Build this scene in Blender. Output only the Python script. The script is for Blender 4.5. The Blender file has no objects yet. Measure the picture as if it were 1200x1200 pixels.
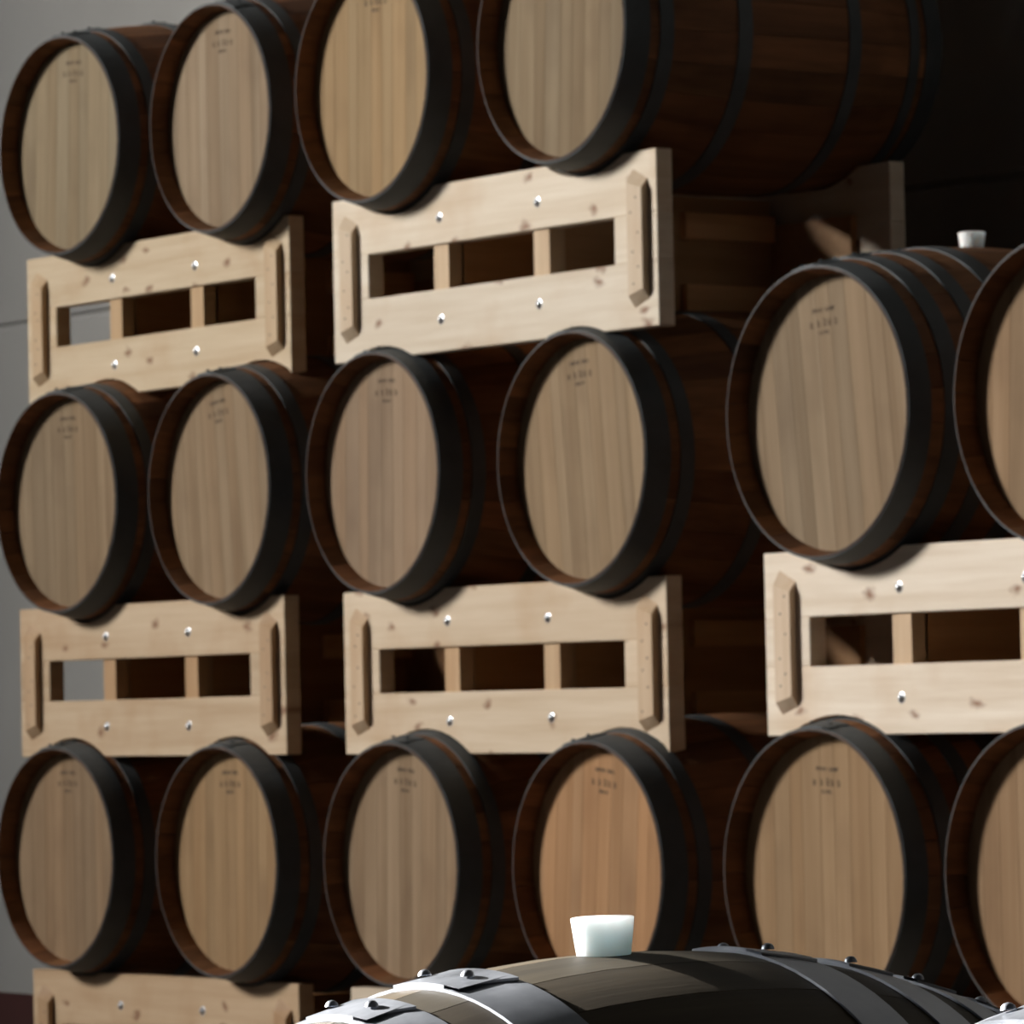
import bpy, bmesh, math, random
from mathutils import Vector, Matrix
random.seed(7)
PI = math.pi
S = bpy.context.scene
COL = S.collection

# ------------------------------------------------------------------ camera
def make_camera():
    a, pit, roll = math.radians(55.04), math.radians(2.27), math.radians(-1.22)
    fw = Vector((-math.sin(a)*math.cos(pit), math.cos(a)*math.cos(pit), math.sin(pit)))
    r = Vector((math.cos(a), math.sin(a), 0)); u = r.cross(fw)
    r2 = r*math.cos(roll) + u*math.sin(roll); u2 = -r*math.sin(roll) + u*math.cos(roll)
    cd = bpy.data.cameras.new('camera'); co = bpy.data.objects.new('camera', cd); COL.objects.link(co)
    m = Matrix((r2, u2, -fw)).transposed().to_4x4(); m.translation = Vector((9.336, -6.899, 1.061))
    co.matrix_world = m
    cd.sensor_width = 36; cd.lens = 6002*36/1200
    cd.clip_end = 100
    cd.dof.use_dof = True; cd.dof.focus_distance = 4.1; cd.dof.aperture_fstop = 36
    S.camera = co
make_camera()

# ------------------------------------------------------------------ world, daylight through the window, exposure
w = bpy.data.worlds.new('world'); S.world = w; w.use_nodes = True
w.node_tree.nodes['Background'].inputs[0].default_value = (0.75, 0.85, 1.0, 1)
w.node_tree.nodes['Background'].inputs[1].default_value = 0.5
ROOM = dict(x0=-9.0, x1=13.0, y0=-14.5, y1=1.2, h=10.0)
WIN = dict(y0=-12.9, y1=-9.85, z0=6.0, z1=8.6)           # window opening in the left wall
def area(name, loc, aim, sx, sy, power, col):
    d = bpy.data.lights.new(name, 'AREA'); d.shape = 'RECTANGLE'; d.size = sx; d.size_y = sy
    d.energy = power; d.color = col
    o = bpy.data.objects.new(name, d); COL.objects.link(o); o.location = loc
    o.rotation_euler = (Vector(aim)-Vector(loc)).to_track_quat('-Z', 'Y').to_euler()
    return o
# low direct sun through the window: reaches only the barrels in front of the stacks
sd = bpy.data.lights.new('sun', 'SUN'); sd.energy = 30.0; sd.angle = math.radians(0.6); sd.color = (1.0, 0.97, 0.93)
so = bpy.data.objects.new('sun', sd); COL.objects.link(so)
so.rotation_euler = Vector((0.85, 0.342, -0.33)).to_track_quat('-Z', 'Y').to_euler()
# bright daylight yard outside the window, and the soft sky light of the window itself
area('daylight_outside', (-12.1, -15.4, 9.0), (-0.5, 0, 1.6), 3.8, 3.8, 11600, (1.0, 0.97, 0.93))
area('window_skylight', (ROOM['x0']-0.05, (WIN['y0']+WIN['y1'])/2, (WIN['z0']+WIN['z1'])/2), (0, -8.0, 4.0), 2.9, 2.4, 400, (0.80, 0.90, 1.0))
S.view_settings.view_transform = 'Standard'; S.view_settings.look = 'None'
S.view_settings.gamma = 1; S.view_settings.use_curve_mapping = False
S.view_settings.exposure = 0.0

# ------------------------------------------------------------------ materials
def mat(name):
    m = bpy.data.materials.new(name); m.use_nodes = True
    nt = m.node_tree; b = nt.nodes['Principled BSDF']
    return m, nt, b
def N(nt, t, **kw):
    n = nt.nodes.new(t)
    for k, v in kw.items(): setattr(n, k, v)
    return n
def ramp(nt, stops):
    n = N(nt, 'ShaderNodeValToRGB'); cr = n.color_ramp
    while len(cr.elements) < len(stops): cr.elements.new(0.5)
    for e, (p, c) in zip(cr.elements, stops):
        e.position = p; e.color = (*c, 1) if len(c) == 3 else c
    return n
def mix(nt, mode, fac, a, b):
    n = N(nt, 'ShaderNodeMix', data_type='RGBA', blend_type=mode)
    L = nt.links.new
    for s, v in ((n.inputs[0], fac), (n.inputs[6], a), (n.inputs[7], b)):
        if hasattr(v, 'is_output') or isinstance(v, bpy.types.NodeSocket): L(v, s)
        elif isinstance(v, (int, float)): s.default_value = v
        else: s.default_value = (*v, 1)
    return n.outputs[2]
def coords(nt, scale, rnd=True):
    L = nt.links.new
    tc = N(nt, 'ShaderNodeTexCoord'); mp = N(nt, 'ShaderNodeMapping'); mp.inputs['Scale'].default_value = scale
    if rnd:
        oi = N(nt, 'ShaderNodeObjectInfo'); mu = N(nt, 'ShaderNodeMath', operation='MULTIPLY'); mu.inputs[1].default_value = 37.0
        L(oi.outputs['Random'], mu.inputs[0]); ad = N(nt, 'ShaderNodeVectorMath', operation='ADD')
        L(tc.outputs['Object'], ad.inputs[0]); L(mu.outputs[0], ad.inputs[1]); L(ad.outputs[0], mp.inputs[0])
    else: L(tc.outputs['Object'], mp.inputs[0])
    return mp.outputs[0]
def noise(nt, vec, scale=1, detail=4, rough=0.55):
    n = N(nt, 'ShaderNodeTexNoise'); n.inputs['Scale'].default_value = scale
    n.inputs['Detail'].default_value = detail; n.inputs['Roughness'].default_value = rough
    nt.links.new(vec, n.inputs['Vector']); return n.outputs['Fac']
def bump(nt, b, h, s, d=0.002):
    n = N(nt, 'ShaderNodeBump'); n.inputs['Strength'].default_value = s; n.inputs['Distance'].default_value = d
    nt.links.new(h, n.inputs['Height']); nt.links.new(n.outputs[0], b.inputs['Normal'])
def wood(name, dark, light, grain, rough=0.7, stain=None, stain_amt=0.0, knots=False, spec=0.3):
    """wood with grain along the axis that has the small scale; tint of each piece from the object colour"""
    m, nt, b = mat(name); L = nt.links.new
    g = noise(nt, coords(nt, grain), 1.0, 5, 0.6)
    rc = ramp(nt, [(0.28, dark), (0.72, light)]); L(g, rc.inputs[0]); c = rc.outputs[0]
    if stain:
        s = noise(nt, coords(nt, (4, 4, 4)), 1.0, 3, 0.5)
        sr = ramp(nt, [(0.52, (0, 0, 0)), (0.75, (stain_amt,)*3)]); L(s, sr.inputs[0])
        c = mix(nt, 'MIX', sr.outputs[0], c, stain)
    if knots:
        v = N(nt, 'ShaderNodeTexVoronoi', voronoi_dimensions='2D'); v.inputs['Scale'].default_value = 1.0; v.inputs['Randomness'].default_value = 1.0
        sx = N(nt, 'ShaderNodeSeparateXYZ'); cx = N(nt, 'ShaderNodeCombineXYZ'); L(coords(nt, (5.5, 1, 9.0)), sx.inputs[0])
        L(sx.outputs[0], cx.inputs[0]); L(sx.outputs[2], cx.inputs[1]); 
        wn_ = N(nt, 'ShaderNodeTexNoise'); wn_.inputs['Scale'].default_value = 3.5; L(cx.outputs[0], wn_.inputs['Vector'])
        ws = N(nt, 'ShaderNodeVectorMath', operation='SCALE'); ws.inputs['Scale'].default_value = 0.35; L(wn_.outputs['Color'], ws.inputs[0])
        wa = N(nt, 'ShaderNodeVectorMath', operation='ADD'); L(cx.outputs[0], wa.inputs[0]); L(ws.outputs[0], wa.inputs[1]); L(wa.outputs[0], v.inputs['Vector'])
        kr = ramp(nt, [(0.02, (0.9,)*3), (0.06, (0.55,)*3), (0.14, (0,)*3)]); L(v.outputs['Distance'], kr.inputs[0])
        sep = N(nt, 'ShaderNodeSeparateColor'); L(v.outputs['Color'], sep.inputs[0])
        gt = N(nt, 'ShaderNodeMath', operation='GREATER_THAN'); gt.inputs[1].default_value = 0.42; L(sep.outputs[0], gt.inputs[0])
        mk = N(nt, 'ShaderNodeMath', operation='MULTIPLY'); L(kr.outputs[0], mk.inputs[0]); L(gt.outputs[0], mk.inputs[1])
        c = mix(nt, 'MIX', mk.outputs[0], c, (0.20, 0.085, 0.04))
    oi = N(nt, 'ShaderNodeObjectInfo')
    c = mix(nt, 'MULTIPLY', 1.0, c, oi.outputs['Color'])
    L(c, b.inputs['Base Color']); b.inputs['Roughness'].default_value = rough; b.inputs['Specular IOR Level'].default_value = spec
    bump(nt, b, g, 0.25)
    return m
M = {}
M['pine'] = wood('pine', (0.52, 0.40, 0.28), (0.66, 0.555, 0.435), (1.5, 6, 26), 0.6, (0.42, 0.25, 0.12), 0.45, True)
M['pine_upright'] = wood('pine_upright', (0.51, 0.385, 0.26), (0.64, 0.525, 0.39), (26, 6, 1.5), 0.6, (0.5, 0.3, 0.14), 0.35)
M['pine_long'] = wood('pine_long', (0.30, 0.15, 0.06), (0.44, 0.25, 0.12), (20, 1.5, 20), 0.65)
M['head'] = wood('head_oak', (0.21, 0.145, 0.088), (0.305, 0.222, 0.145), (26, 6, 1.2), 0.8, (0.16, 0.108, 0.07), 0.45, spec=0.12)
M['stave'] = wood('stave_oak', (0.105, 0.045, 0.019), (0.235, 0.102, 0.043), (26, 1.6, 26), 0.65, (0.05, 0.022, 0.012), 0.6, spec=0.18)

def metal(name, c0, c1, rough, mtl):
    m, nt, b = mat(name); L = nt.links.new
    g = noise(nt, coords(nt, (9, 9, 9)), 1.0, 5, 0.6)
    rc = ramp(nt, [(0.3, c0), (0.7, c1)]); L(g, rc.inputs[0]); L(rc.outputs[0], b.inputs['Base Color'])
    rr = ramp(nt, [(0.3, (rough-0.08,)*3), (0.7, (rough+0.12,)*3)]); L(g, rr.inputs[0]); L(rr.outputs[0], b.inputs['Roughness'])
    b.inputs['Metallic'].default_value = mtl
    return m
M['hoop'] = metal('hoop_steel', (0.045, 0.050, 0.052), (0.085, 0.092, 0.095), 0.62, 0.35)
M['galvanised_sunlit'] = metal('galvanised_steel_sunlit', (0.20, 0.22, 0.25), (0.36, 0.38, 0.42), 0.40, 0.75)  # same hoop steel, lightened to put the sun on the front barrels into its colour
M['zinc'] = metal('zinc', (0.42, 0.43, 0.45), (0.55, 0.56, 0.58), 0.33, 0.9)
M['nail'] = metal('nail_steel', (0.08, 0.07, 0.06), (0.14, 0.12, 0.1), 0.5, 0.6)
def plain(name, c, rough, var=0.12, scale=(3, 3, 3)):
    m, nt, b = mat(name); L = nt.links.new
    g = noise(nt, coords(nt, scale, False), 1.0, 5, 0.6)
    rc = ramp(nt, [(0.3, tuple(x*(1-var) for x in c)), (0.7, tuple(min(1, x*(1+var)) for x in c))])
    L(g, rc.inputs[0]); L(rc.outputs[0], b.inputs['Base Color']); b.inputs['Roughness'].default_value = rough
    bump(nt, b, g, 0.15)
    return m, b
M['wall'], _ = plain('wall_render', (0.31, 0.30, 0.28), 0.9, 0.06, (1.5, 1.5, 1.5))
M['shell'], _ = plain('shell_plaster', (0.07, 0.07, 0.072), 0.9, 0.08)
M['floor'], _ = plain('floor_concrete', (0.07, 0.062, 0.058), 0.7, 0.15)
M['skirting'], _ = plain('skirting_paint', (0.045, 0.006, 0.004), 0.6, 0.1)
M['chime'], _ = plain('chime_end_grain', (0.055, 0.042, 0.036), 0.8, 0.2, (30, 30, 30))
M['ink'], _ = plain('burnt_mark', (0.10, 0.065, 0.035), 0.8, 0.2, (40, 40, 40))
M['bung'], bb = plain('silicone', (0.86, 0.93, 0.94), 0.42, 0.03)
bb.inputs['Subsurface Weight'].default_value = 1.0; bb.inputs['Subsurface Radius'].default_value = (0.9, 1.0, 1.05); bb.inputs['Subsurface Scale'].default_value = 0.03
M['frame'], _ = plain('window_frame_paint', (0.3, 0.3, 0.3), 0.5)

# ------------------------------------------------------------------ mesh helpers
def mesh(name, verts, faces, material, smooth=None):
    me = bpy.data.meshes.new(name); me.from_pydata(verts, [], faces); me.materials.append(M[material])
    if smooth is not None: me.polygons.foreach_set('use_smooth', [bool(s) for s in smooth] if hasattr(smooth, '__len__') else [bool(smooth)]*len(faces))
    me.update(); return me
def link(name, me, parent=None, loc=(0, 0, 0), rot=(0, 0, 0), tint=None):
    o = bpy.data.objects.new(name, me); COL.objects.link(o); o.parent = parent
    o.location = loc; o.rotation_euler = rot
    if tint: o.color = (*tint, 1)
    return o
def tag(o, label, cat, group=None):
    o['label'] = label; o['category'] = cat
    if group: o['group'] = group
    return o
def struct(o, label=None):
    o['kind'] = 'structure'
    if label: o['label'] = label; 
    return o
def empty(name, loc, rot=(0, 0, 0)):
    o = bpy.data.objects.new(name, None); COL.objects.link(o); o.location = loc; o.rotation_euler = rot
    o.empty_display_size = 0.1; return o
def box(x0, x1, y0, y1, z0, z1):
    v = [(x, y, z) for x in (x0, x1) for y in (y0, y1) for z in (z0, z1)]
    f = [(0, 1, 3, 2), (4, 6, 7, 5), (0, 4, 5, 1), (2, 3, 7, 6), (0, 2, 6, 4), (1, 5, 7, 3)]
    return v, f
def boxmesh(name, b, material): return mesh(name, *box(*b), material)
def prism(poly, y0, y1):
    """polygon in x,z (counter-clockwise seen from -y) pushed from y0 to y1"""
    n = len(poly)
    v = [(x, y0, z) for x, z in poly] + [(x, y1, z) for x, z in poly]
    f = [tuple(range(n)), tuple(range(2*n-1, n-1, -1))] + [(i, i+n, (i+1) % n+n, (i+1) % n) for i in range(n)]
    return v, f
def bevel(o, wdt):
    m = o.modifiers.new('bevel', 'BEVEL'); m.width = wdt; m.segments = 1; m.limit_method = 'ANGLE'; m.angle_limit = math.radians(40)
    return o
def dome(name, r, h, material, n=10, rings=3):
    v = []; f = []
    for j in range(rings):
        a = j/rings*PI/2
        for i in range(n): v.append((r*math.cos(a)*math.cos(2*PI*i/n), r*math.cos(a)*math.sin(2*PI*i/n), h*math.sin(a)))
    v.append((0, 0, h)); v2 = len(v)-1
    for j in range(rings-1):
        for i in range(n): f.append((j*n+i, j*n+(i+1) % n, (j+1)*n+(i+1) % n, (j+1)*n+i))
    for i in range(n): f.append(((rings-1)*n+i, (rings-1)*n+(i+1) % n, v2))
    return mesh(name, v, f, material, True)

# ------------------------------------------------------------------ the hall
R = ROOM
struct(link('floor', boxmesh('floor', (R['x0'], R['x1'], R['y0'], R['y1']+0.3, -0.2, 0), 'floor')), 'dark brown concrete floor of the cellar hall')
wb = struct(link('wall_back', boxmesh('wall_back', (R['x0'], R['x1'], R['y1']+0.012, R['y1']+0.3, 0, R['h']), 'wall')), 'grey rendered wall of large panels behind the barrels')
SEAM = 2.345
zs = [0.0, SEAM, SEAM*2, SEAM*3, SEAM*4, R['h']]
for k in range(5):
    for i in range(4):
        xa = R['x0']+i*5.5; 
        o = link('wall_panel', boxmesh('wall_panel', (xa+0.006, xa+5.494, R['y1'], R['y1']+0.02, zs[k]+(0.007 if k else 0), zs[k+1]-0.007), 'wall'), wb)
        bevel(o, 0.006)
struct(link('baseboard_back', boxmesh('baseboard_back', (R['x0'], R['x1'], R['y1']-0.02, R['y1']+0.001, 0, 0.205), 'skirting')), 'dark red painted skirting along the grey wall')
# left wall around the window opening
def wall_left():
    x0, x1 = R['x0']-0.3, R['x0']; v = []; f = []
    for b in ((x0, x1, R['y0'], R['y1']+0.3, 0, WIN['z0']), (x0, x1, R['y0'], R['y1']+0.3, WIN['z1'], R['h']),
              (x0, x1, R['y0'], WIN['y0'], WIN['z0'], WIN['z1']), (x0, x1, WIN['y1'], R['y1']+0.3, WIN['z0'], WIN['z1'])):
        bv, bf = box(*b); k = len(v); v += bv; f += [tuple(i+k for i in q) for q in bf]
    struct(link('wall_left', mesh('wall_left', v, f, 'shell')))
wall_left()
wn = struct(link('window_1', boxmesh('window_1', (R['x0']-0.2, R['x0']-0.1, WIN['y0'], WIN['y1'], WIN['z0'], WIN['z0']+0.06), 'frame')))
for b in ((WIN['y0'], WIN['y1'], WIN['z1']-0.06, WIN['z1']), (WIN['y0'], WIN['y0']+0.06, WIN['z0'], WIN['z1']), (WIN['y1']-0.06, WIN['y1'], WIN['z0'], WIN['z1'])):
    link('window_frame', boxmesh('window_frame', (R['x0']-0.2, R['x0']-0.1)+b, 'frame'), wn)
struct(link('wall_right', boxmesh('wall_right', (R['x1'], R['x1']+0.3, R['y0'], R['y1']+0.3, 0, R['h']), 'shell')))
struct(link('wall_front', boxmesh('wall_front', (R['x0'], R['x1'], R['y0']-0.3, R['y0'], 0, R['h']), 'shell')))
struct(link('ceiling', boxmesh('ceiling', (R['x0'], R['x1'], R['y0'], R['y1']+0.3, R['h'], R['h']+0.2), 'shell')))

# ------------------------------------------------------------------ barrels
class Kind: pass
def make_kind(L, rim, belly, hoops, n_stave=28, recess=0.05, steel='hoop'):
    k = Kind(); k.L, k.rim, k.belly, k.n = L, rim, belly, n_stave
    k.r = lambda y: rim+(belly-rim)*(1-((y-L/2)/(L/2))**2)
    # stave: outside and inside skins, edges and ends with vertices of their own so that skins shade smoothly
    seg, aseg = 18, 2
    half = PI/n_stave; gap = 0.0007
    v = []; f = []; sm = []
    def skin(rad, flip):
        base = len(v)
        for i in range(seg+1):
            y = L*i/seg
            rr = rad(y); h = half-gap/rr
            for j in range(aseg+1):
                t = -h+2*h*j/aseg
                v.append((rr*math.sin(t), y, rr*math.cos(t)))
        for i in range(seg):
            for j in range(aseg):
                a = base+i*(aseg+1)+j; q = (a, a+1, a+aseg+2, a+aseg+1)
                f.append(q[::-1] if flip else q); sm.append(True)
    def inner(y):
        e = min(y, L-y); th = 0.003+0.023*min(1, e/0.05); return k.r(y)-th
    skin(k.r, True); skin(inner, False)
    for side in (-1, 1):
        b = len(v)
        for i in range(seg+1):
            y = L*i/seg
            for rr in (k.r(y), inner(y)):
                t = side*(half-gap/rr); v.append((rr*math.sin(t), y, rr*math.cos(t)))
        for i in range(seg):
            q = (b+2*i, b+2*i+1, b+2*i+3, b+2*i+2); f.append(q if side < 0 else q[::-1]); sm.append(False)
    for y, flip in ((0, False), (L, True)):
        b = len(v)
        for rr in (k.r(y), inner(y)):
            h = half-gap/rr
            for j in range(aseg+1):
                t = -h+2*h*j/aseg; v.append((rr*math.sin(t), y, rr*math.cos(t)))
        for j in range(aseg):
            q = (b+j, b+aseg+1+j, b+aseg+2+j, b+1+j); f.append(q[::-1] if flip else q); sm.append(False)
    k.stave = mesh('stave', v, f, 'stave', sm); k.stave.materials.append(M['chime'])
    for p in list(k.stave.polygons)[-2*aseg:]: p.material_index = 1      # weathered end grain
    # head boards
    k.hr = inner(recess)+0.005; nb = 11; k.boards = []; k.recess = recess
    ed = [-1+2*i/nb for i in range(nb+1)]
    for i in range(1, nb): ed[i] += random.uniform(-0.035, 0.035)
    for i in range(nb):
        x0, x1 = ed[i]*k.hr+0.0005, ed[i+1]*k.hr-0.0005
        x0 = max(x0, -k.hr*0.998); x1 = min(x1, k.hr*0.998)
        top = []
        for s in range(5):
            x = x1+(x0-x1)*s/4; top.append((x, math.sqrt(max(0, k.hr**2-x*x))))
        poly = top+[(x, -z) for x, z in reversed(top)]
        poly = [q for n_, q in enumerate(poly) if n_ == 0 or (Vector(q)-Vector(poly[n_-1])).length > 1e-5]
        poly = poly[::-1]
        k.boards.append(mesh('head_board', *prism(poly, 0, 0.02), 'head'))
    # hoops with a riveted lap
    k.hoops = []
    for (y0, y1) in hoops:
        k.hoops.append((y0, y1)); k.hoops.append((L-y1, L-y0))
    k.hoop_mesh = []
    th = 0.0028; ns = 96
    for (y0, y1) in k.hoops:
        v = []; f = []; sm = []
        for (a0, ya, b0, yb) in ((0, y0, th, y0), (th, y0, th, y1), (th, y1, 0, y1)):
            b = len(v)
            for i in range(ns):
                t = 2*PI*i/ns
                for off, y in ((a0, ya), (b0, yb)):
                    rr = k.r(y)+off; v.append((rr*math.sin(t), y, rr*math.cos(t)))
            for i in range(ns):
                j = (i+1) % ns; f.append((b+2*i, b+2*i+1, b+2*j+1, b+2*j)); sm.append(True)
        # lap: second layer over a short arc with slanted ends
        lo, hi = -0.125, 0.21; b = len(v); m = 10; wv = (y1-y0)
        for i in range(m+1):
            for q, y in enumerate((y0+0.002, y1-0.002)):
                t = lo+(hi-lo)*i/m
                if i == m and q == 0: t -= 0.10
                if i == 0 and q == 1: t += 0.05
                for off in (th, 2.1*th):
                    rr = k.r(y)+off; v.append((rr*math.sin(t), y, rr*math.cos(t)))
        for i in range(m):
            a = b+4*i; c = a+4
            f += [(a+1, c+1, c+3, a+3), (a, c, c+1, a+1), (a+2, a+3, c+3, c+2)]; sm += [False]*3
        f += [(b, b+1, b+3, b+2), (b+4*m, b+4*m+2, b+4*m+3, b+4*m+1)]; sm += [False]*2
        me = mesh('hoop', v, f, steel, sm)
        bm = bmesh.new(); bm.from_mesh(me); bmesh.ops.recalc_face_normals(bm, faces=bm.faces); bm.to_mesh(me); bm.free()
        k.hoop_mesh.append(me)
    # burnt stamp: two heavy dashes, a row of faint marks, one heavy dash
    v = []; f = []
    def q(x0, x1, z0, z1):
        bv, bf = box(x0, x1, -0.0008, 0.0006, z0, z1); n0 = len(v); v.extend(bv); f.extend(tuple(i+n0 for i in t) for t in bf)
    def dash(x0, x1, z, h):
        n = int((x1-x0)/0.0075)
        for i in range(n):
            xa = x0+(x1-x0)*i/n; q(xa, xa+0.0025, z, z+h); q(xa, xa+0.0058, z+random.choice((0, h*0.4, h*0.72)), z+h*random.choice((0.3, 0.62, 1)))
    dash(-0.040, -0.002, 0.020, 0.009); dash(0.005, 0.036, 0.020, 0.009); dash(-0.020, 0.016, -0.029, 0.009)
    for x, h in ((-0.050, 0.014), (-0.026, 0.016), (-0.004, 0.019), (0.012, 0.016), (0.034, 0.016)):
        q(x, x+0.0022, -0.012, -0.012+h); q(x+0.006, x+0.008, -0.010, -0.012+h*0.8); q(x, x+0.008, -0.012, -0.0100)
    k.stamp = mesh('stamp', v, f, 'ink')
    return k
A = make_kind(0.925, 0.290, 0.350, [(0.003, 0.062), (0.086, 0.120), (0.285, 0.322)])
B = make_kind(0.900, 0.311, 0.368, [(0.003, 0.054), (0.086, 0.126), (0.172, 0.210), (0.272, 0.318)])
C_ = make_kind(0.940, 0.271, 0.368, [(0.003, 0.055), (0.090, 0.135), (0.169, 0.219), (0.266, 0.328)], n_stave=30, steel='galvanised_sunlit')
RIVET = dome('rivet', 0.0056, 0.0044, 'hoop'); RIVET2 = dome('rivet', 0.0066, 0.0058, 'galvanised_sunlit')
# bung: tapered silicone stopper with a dished top
def bung_mesh():
    prof = [(0.0235, -0.012), (0.0258, 0.0), (0.0300, 0.0325), (0.0297, 0.0340), (0.0283, 0.0344), (0.0255, 0.0335), (0.0, 0.0325)]
    n = 28; v = []; f = []
    for r, z in prof[:-1]:
        for i in range(n): v.append((r*math.cos(2*PI*i/n), r*math.sin(2*PI*i/n), z))
    v.append((0, 0, prof[-1][1]))
    for j in range(len(prof)-2):
        for i in range(n): f.append((j*n+i, j*n+(i+1) % n, (j+1)*n+(i+1) % n, (j+1)*n+i))
    j = len(prof)-2
    for i in range(n): f.append((j*n+i, j*n+(i+1) % n, len(v)-1))
    return mesh('bung', v, f, 'bung', True)
BUNG = bung_mesh()

def barrel(k, x, yf, zc, label, group, tint=(1, 1, 1), roll=0.0, yaw=0.0, pitch=0.0, lap=0.0, marked=True, jit=0.12, body=(1, 1, 1), loaded=False):
    """barrel with its front chime at y = yf and its axis at height zc"""
    root = empty('barrel', (x, yf+k.L/2, zc-k.belly), (pitch, 0, yaw))
    tag(root, label, 'barrel', group)
    ctr = (0, -k.L/2, k.belly)
    for i in range(k.n):
        s = random.uniform(0.72, 1.25); g = random.uniform(0.94, 1.06)
        link('stave', k.stave, root, ctr, (0, roll+(i+0.5)*2*PI/k.n, 0), (s*body[0], s*g*body[1], s*g*body[2]))
    for y, back in ((k.recess, False), (k.L-k.recess-0.02, True)):
        for bm_ in k.boards:
            s = random.uniform(0.88, 1.08); g = random.uniform(0.965, 1.02)
            link('head_board', bm_, root, (0, y-k.L/2, k.belly), (0, roll, 0), (tint[0]*s, tint[1]*s*g, tint[2]*s*g*g))
    if marked:
        st = link('stamp', k.stamp, root, (0.20*math.sin(roll), k.recess-k.L/2, k.belly+0.20*math.cos(roll)), (0, roll+random.uniform(-0.05, 0.05), 0))
        st['label'] = 'small burnt maker stamp of a few dark marks'
    for (y0, y1), me in zip(k.hoops, k.hoop_mesh):
        a = lap+random.uniform(-jit, jit)
        if loaded and 0.07 < (y0+y1)/2 < k.L-0.07: a -= 1.2        # where a rack rests on the barrel the riveted lap lies on the side
        h = link('hoop', me, root, ctr, (0, a, 0))
        ym = (y0+y1)/2; rr = k.r(ym)+0.0070
        for t in (-0.095, 0.10):
            link('rivet', RIVET if k is not C_ else RIVET2, h, (rr*math.sin(t), ym, rr*math.cos(t)), (0, t, 0))
    if k is not A: bu = link('bung', BUNG, root, (0, 0, 2*k.belly), (0, 0, 0)); bu['label'] = 'white silicone bung'
    return root

YF = -0.09
ROWZ = {1: 2.595, 2: 1.648, 3: 0.708}
col_name = {1: 'first', 2: 'second', 3: 'third', 4: 'fourth', 5: 'fifth', 6: 'sixth'}
# row, column, x, z, head tint, roll, yaw
SPOTS = [
    (1, 1, -2.500, 2.602, (0.92, 0.98, 0.95), 0.05, 0.05, A), (1, 2, -1.712, 2.592, (0.95, 0.97, 0.98), 0.0, 0.0, A),
    (1, 3, -1.010, 2.606, (1.12, 1.06, 0.88), 0.03, 0.0, A), (1, 4, -0.214, 2.622, (0.82, 0.84, 0.80), 0.06, 0.0, A),
    (0, 3, -1.080, 3.580, (1, 1, 1), 0.0, 0.0, A), (0, 4, -0.280, 3.580, (1, 1, 1), 0.0, 0.0, A),  # added tier above the view, keeps light off the upper right wall
    (2, 1, -2.550, 1.652, (0.85, 0.84, 0.80), -0.02, 0.05, A), (2, 2, -1.752, 1.651, (0.92, 0.90, 0.86), -0.08, 0.0, A),
    (2, 3, -0.996, 1.653, (1.0, 0.97, 0.98), 0.03, 0.0, A), (2, 4, -0.170, 1.644, (1.0, 0.98, 0.92), -0.09, 0.0, A),
    (2, 5, 0.735, 1.694, (0.90, 0.90, 0.88), -0.10, 0.0, B), (2, 6, 1.508, 1.690, (1.0, 0.9, 0.8), 0.05, 0.0, B),
    (3, 1, -2.578, 0.708, (0.9, 0.84, 0.78), 0.0, 0.03, A), (3, 2, -1.748, 0.706, (1.1, 0.98, 0.8), 0.02, 0.0, A),
    (3, 3, -0.950, 0.709, (0.92, 0.88, 0.84), 0.04, 0.0, A), (3, 4, -0.142, 0.706, (1.36, 1.07, 0.84), 0.08, 0.0, A),
    (3, 5, 0.688, 0.706, (1.12, 1.0, 0.85), 0.0, 0.0, B), (3, 6, 1.443, 0.710, (1.05, 0.92, 0.8), 0.0, 0.0, B)]
tier = {0: 'added unseen tier shading the wall', 1: 'third tier up', 2: 'second tier up', 3: 'lowest tier'}
BAR = {}
# each pair stands out of its rack by the same amount, so it follows that rack's own setting forward or back: dx, front y, dz
SHIFT = {(1, 1): (-0.070, -0.05, 0.009), (1, 2): (-0.065, -0.05, 0.009), (1, 3): (0.061, -0.13, -0.009), (1, 4): (0.056, -0.13, -0.009),
         (2, 1): (0.044, -0.115, -0.002), (2, 2): (0.028, -0.107, -0.002), (2, 3): (-0.016, -0.080, 0.001), (2, 4): (-0.028, -0.07, 0.002),
         (2, 5): (0.013, -0.10, 0.0), (2, 6): (0.013, -0.10, 0.0)}
for row, c, x, z, tint, roll, yaw, k in SPOTS:
    dx, yf, dz = SHIFT.get((row, c), (0, YF, 0)); x += dx; z += dz
    t = tier[row] if c < 5 else {2: 'upper tier of the low stack', 3: 'lowest tier'}[row]
    barrel(k, x, yf, z, 'oak barrel on the %s, %s from the bare grey wall' % (t, col_name[c]), 'stacked barrels', tint, roll, yaw, lap=random.uniform(-0.25, 0.25), loaded=(row, c) not in ((1, 1), (1, 2), (0, 3), (0, 4), (2, 5), (2, 6)))
    BAR[(row, c)] = (x, z, k, yf+k.L/2, yaw)

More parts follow.
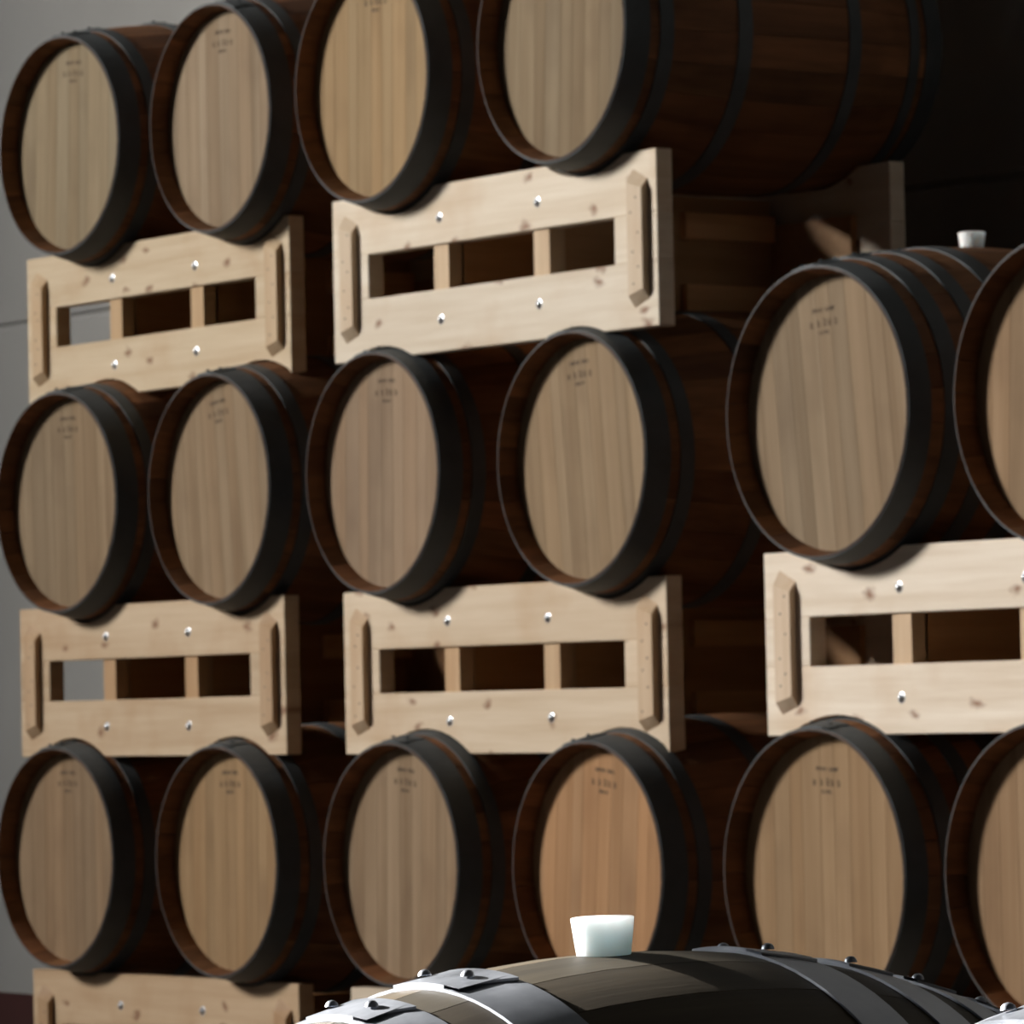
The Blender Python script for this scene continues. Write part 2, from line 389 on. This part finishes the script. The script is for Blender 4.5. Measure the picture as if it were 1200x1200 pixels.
# ------------------------------------------------------------------ racks
RW, RH, SX0, SX1, SZ0, SZ1, RT, RD = 1.341, 0.40, 0.158, 1.175, 0.149, 0.257, 0.045, 0.72
BOLT = dome('bolt', 0.0085, 0.007, 'zinc', 10, 3)
WASHER = dome('washer', 0.0125, 0.0018, 'zinc', 14, 2)
NAIL = dome('nail', 0.0032, 0.0012, 'nail', 8, 2)
def cleat_mesh():
    # long wooden cleat, bevelled and skew-cut at both ends: base outline on the board, smaller outline proud of it
    t = 0.020
    base = [(-0.028, -0.152), (0.028, -0.135), (0.028, 0.139), (-0.028, 0.165)]
    fr = [(-0.028, -0.125), (0.028, -0.111), (0.028, 0.116), (-0.028, 0.132)]
    v = [(x, 0, z) for x, z in base]+[(x, -t, z) for x, z in fr]
    f = [(4, 5, 6, 7), (3, 2, 1, 0)]+[(i, (i+1) % 4, (i+1) % 4+4, i+4) for i in range(4)]
    me = mesh('cleat', v, f, 'pine_upright')
    return me
CLEAT = cleat_mesh()
FILL0 = boxmesh('end_block', (0.0, SX0, 0, RT, SZ0, SZ1), 'pine'); FILL1 = boxmesh('end_block', (SX1, RW, 0, RT, SZ0, SZ1), 'pine')
DIVS = [boxmesh('divider', (a, a+0.062, 0.0, RT, SZ0, SZ1), 'pine_upright') for a in (0.432, 0.847)]
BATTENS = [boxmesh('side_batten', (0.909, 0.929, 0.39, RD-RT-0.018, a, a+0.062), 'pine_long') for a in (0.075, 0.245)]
BACKB = boxmesh('slot_blocker', (SX0-0.04, SX1+0.04, RD-RT-0.018, RD-RT, 0.12, 0.285), 'pine_long')  # added solid board, hides the lit wall so the slots look dark
def edge(circles, zline, up, rx):
    """points along a rail edge from x=0 to rx with arcs where barrels lie; circles are (x, z, r) in rack space"""
    pts = [(0, zline)]
    for cx, cz, cr in sorted(circles):
        d = abs(zline-cz)
        if d >= cr: continue
        h = math.sqrt(cr*cr-d*d); n = 12
        a0 = math.asin(h/cr)
        for i in range(n+1):
            a = -a0+2*a0*i/n
            pts.append((cx+cr*math.sin(a), cz+(-1 if up else 1)*cr*math.cos(a)))
    pts.append((rx, zline))
    pts = [(min(max(x, 0), rx), z) for x, z in pts]
    return pts
def circle(b, ya, yb):
    """the round of barrel b that a board lying between ya and yb meets: centre x, centre z, radius with any hoop there"""
    bx, bz, k, yc, yaw = b
    rad = 0
    for i in range(9):
        t = ya+(yb-ya)*i/8-yc+k.L/2
        if 0 <= t <= k.L: rad = max(rad, k.r(t)+(0.0028 if any(h0 <= t <= h1 for h0, h1 in k.hoops) else 0))
    return bx-((ya+yb)/2-yc)*math.sin(yaw), bz, rad-0.001
def rack(x, z, label, above, below, tilt=0.0, tint=(1, 1, 1), yoff=0.0):
    root = empty('barrel_rack', (x, yoff, z), (0, -tilt, 0)); tag(root, label, 'rack', 'two-barrel racks in the stacks')
    rails = {}
    for y in (0, RD-RT):
        top = edge([(cx-x, cz-z, cr_) for cx, cz, cr_ in (circle(b, yoff+y, yoff+y+RT) for b in above)], RH, True, RW)
        bot = edge([(cx-x, cz-z, cr_) for cx, cz, cr_ in (circle(b, yoff+y, yoff+y+RT) for b in below)], 0, False, RW)
        rails[y] = (mesh('top_rail', *prism([(0, SZ1), (RW, SZ1)]+top[::-1], 0, RT), 'pine'),
                    mesh('bottom_rail', *prism(bot+[(RW, SZ0), (0, SZ0)], 0, RT), 'pine'))
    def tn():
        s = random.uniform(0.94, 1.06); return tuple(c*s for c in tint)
    for y in (0, RD-RT):
        for nm, me in (('top_rail', rails[y][0]), ('bottom_rail', rails[y][1]), ('end_block', FILL0), ('end_block', FILL1)):
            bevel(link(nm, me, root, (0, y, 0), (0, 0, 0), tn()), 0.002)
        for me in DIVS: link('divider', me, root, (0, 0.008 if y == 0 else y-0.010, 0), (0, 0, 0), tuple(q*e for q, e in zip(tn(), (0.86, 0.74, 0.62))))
    link('slot_blocker', BACKB, root, (0, 0, 0), (0, 0, 0), tn())
    for me in BATTENS: link('side_batten', me, root, (0, 0, 0), (0, 0, 0), (1.5, 1.5, 1.5))
    for a in (0.432, 0.847):
        lo, hi = 0.03, 0.345                     # bearers stay clear of the bellies above and below
        for i in range(9):
            ya = yoff+RT+(RD-2*RT)*i/8
            for q in (a, a+0.031, a+0.062):
                for bs, up in ((above, True), (below, False)):
                    for b in bs:
                        cx, cz, cr_ = circle(b, ya, ya); h = cr_*cr_-(q+x-cx)**2
                        if h <= 0: continue
                        if up: hi = min(hi, cz-z-math.sqrt(h)-0.006)
                        else: lo = max(lo, cz-z+math.sqrt(h)+0.006)
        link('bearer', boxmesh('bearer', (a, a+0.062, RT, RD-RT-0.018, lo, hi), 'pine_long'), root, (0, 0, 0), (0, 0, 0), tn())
    for cx, sgn in ((0.084, 1), (RW-0.062, 1)):
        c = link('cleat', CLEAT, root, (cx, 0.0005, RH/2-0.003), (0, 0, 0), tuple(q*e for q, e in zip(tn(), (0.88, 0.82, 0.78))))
        for i in range(6):
            link('nail', NAIL, c, (random.uniform(0.004, 0.014)*(1 if i % 2 else -1), -0.0198, -0.10+0.04*i+random.uniform(-0.012, 0.012)), (PI/2, 0, 0))
    for bx in (0.463, 0.878):
        for bz in (0.315, 0.082):
            w_ = link('washer', WASHER, root, (bx+random.uniform(-0.006, 0.006), 0.0, bz+random.uniform(-0.006, 0.006)), (PI/2, 0, 0))
            link('bolt', BOLT, w_, (0, 0, 0.001))
    return root
def bars(row, *cs): return [BAR[(row, c)] for c in cs]
rack(-2.909, 1.937, 'pine barrel rack under the third tier up, nearest the bare grey wall', bars(1, 1, 2), bars(2, 1, 2), 0.000, (0.88, 0.84, 0.74), 0.0545)  # darker tint puts the weaker light on the left into the pine
rack(-1.219, 1.933, 'pale pine barrel rack under the third tier up, second from the bare grey wall', bars(1, 3, 4), bars(2, 3, 4), -0.003, (1.03, 1.07, 1.10), -0.0417)
rack(-1.350, 2.908, 'added unseen pine barrel rack above the middle stack, shading the wall', bars(0, 3, 4), bars(1, 3, 4))  # added out of view to cast shade on the wall behind
rack(-2.838, 0.975, 'pine barrel rack under the second tier up, nearest the bare grey wall', bars(2, 1, 2), bars(3, 1, 2), -0.001, (0.80, 0.72, 0.62), -0.0269)  # tinted down for the dimmer light on the left stack
rack(-1.3045, 0.972, 'pine barrel rack under the second tier up, second from the bare grey wall', bars(2, 3, 4), bars(3, 3, 4), -0.002, (1.0, 0.96, 0.9), 0.0238)
rack(0.4446, 1.003, 'pine barrel rack in the low stack, between its two tiers of barrels', bars(2, 5, 6), bars(3, 5, 6), 0.0, (1.22, 1.26, 1.32), -0.012)  # tint raised: stronger light on the right put into the pine colour
rack(-2.847, 0.0, 'pine barrel rack on the floor nearest the bare grey wall', bars(3, 1, 2), [], 0.0, (0.72, 0.61, 0.49))  # darkest tint, the low left shade is in the colour
rack(-1.268, 0.0, 'pine barrel rack on the floor, second from the bare grey wall', bars(3, 3, 4), [], 0.0)
rack(0.40, 0.0, 'pine barrel rack on the floor under the low stack', bars(3, 5, 6), [], 0.0)

# ------------------------------------------------------------------ foreground barrels on a low cradle
FX, FY, FZ = 5.434, -4.056, 0.836
PITCH = math.radians(1.6)
GREY = (0.40, 0.72, 1.05)
b1 = barrel(C_, FX, FY-C_.L/2, FZ-C_.belly, 'dark oak barrel with white bung and riveted steel hoops in front of the stacks', None, (1, 1, 1), 0.0, 0.0, PITCH, lap=-0.03, marked=False, jit=0.015, body=GREY)
b2 = barrel(C_, FX+0.95, FY-C_.L/2, FZ-C_.belly+0.030, 'oak barrel beside the bunged barrel, only its sunlit hoop edge showing', None, (1, 1, 1), 0.0, 0.0, PITCH, lap=-0.03, marked=False, jit=0.015, body=GREY)
cr = empty('barrel_cradle', (FX+0.46, FY, 0)); tag(cr, 'low wooden cradle carrying the two barrels in front of the stacks', 'rack')
zb = FZ-C_.belly
for dy in (-0.26, 0.21):
    rr = max(C_.r(C_.L/2+dy+C_.belly*math.sin(PITCH)+0.05*i/8)+(0.0028 if any(h0 <= C_.L/2+dy+0.01+0.05*i/8 <= h1 for h0, h1 in C_.hoops) else 0) for i in range(9))-0.001
    zd = (dy+0.025+C_.belly*math.sin(PITCH))*math.tan(PITCH)
    poly = [(-0.85, 0.0), (0.85, 0.0)]+[(x, z) for x, z in edge([(0.39, zb+zd, rr), (1.34, zb+0.030+zd, rr)], 0.20, True, 1.7)][::-1]
    poly = [poly[0], poly[1]]+[(x-0.85, z) for x, z in poly[2:]]
    link('cradle_beam', mesh('cradle_beam', *prism(poly, dy, dy+0.05), 'pine'), cr)
for x in (-0.85, 0.79):
    link('runner', boxmesh('runner', (x, x+0.06, -0.40, 0.40, 0.0, 0.05), 'pine_long'), cr)
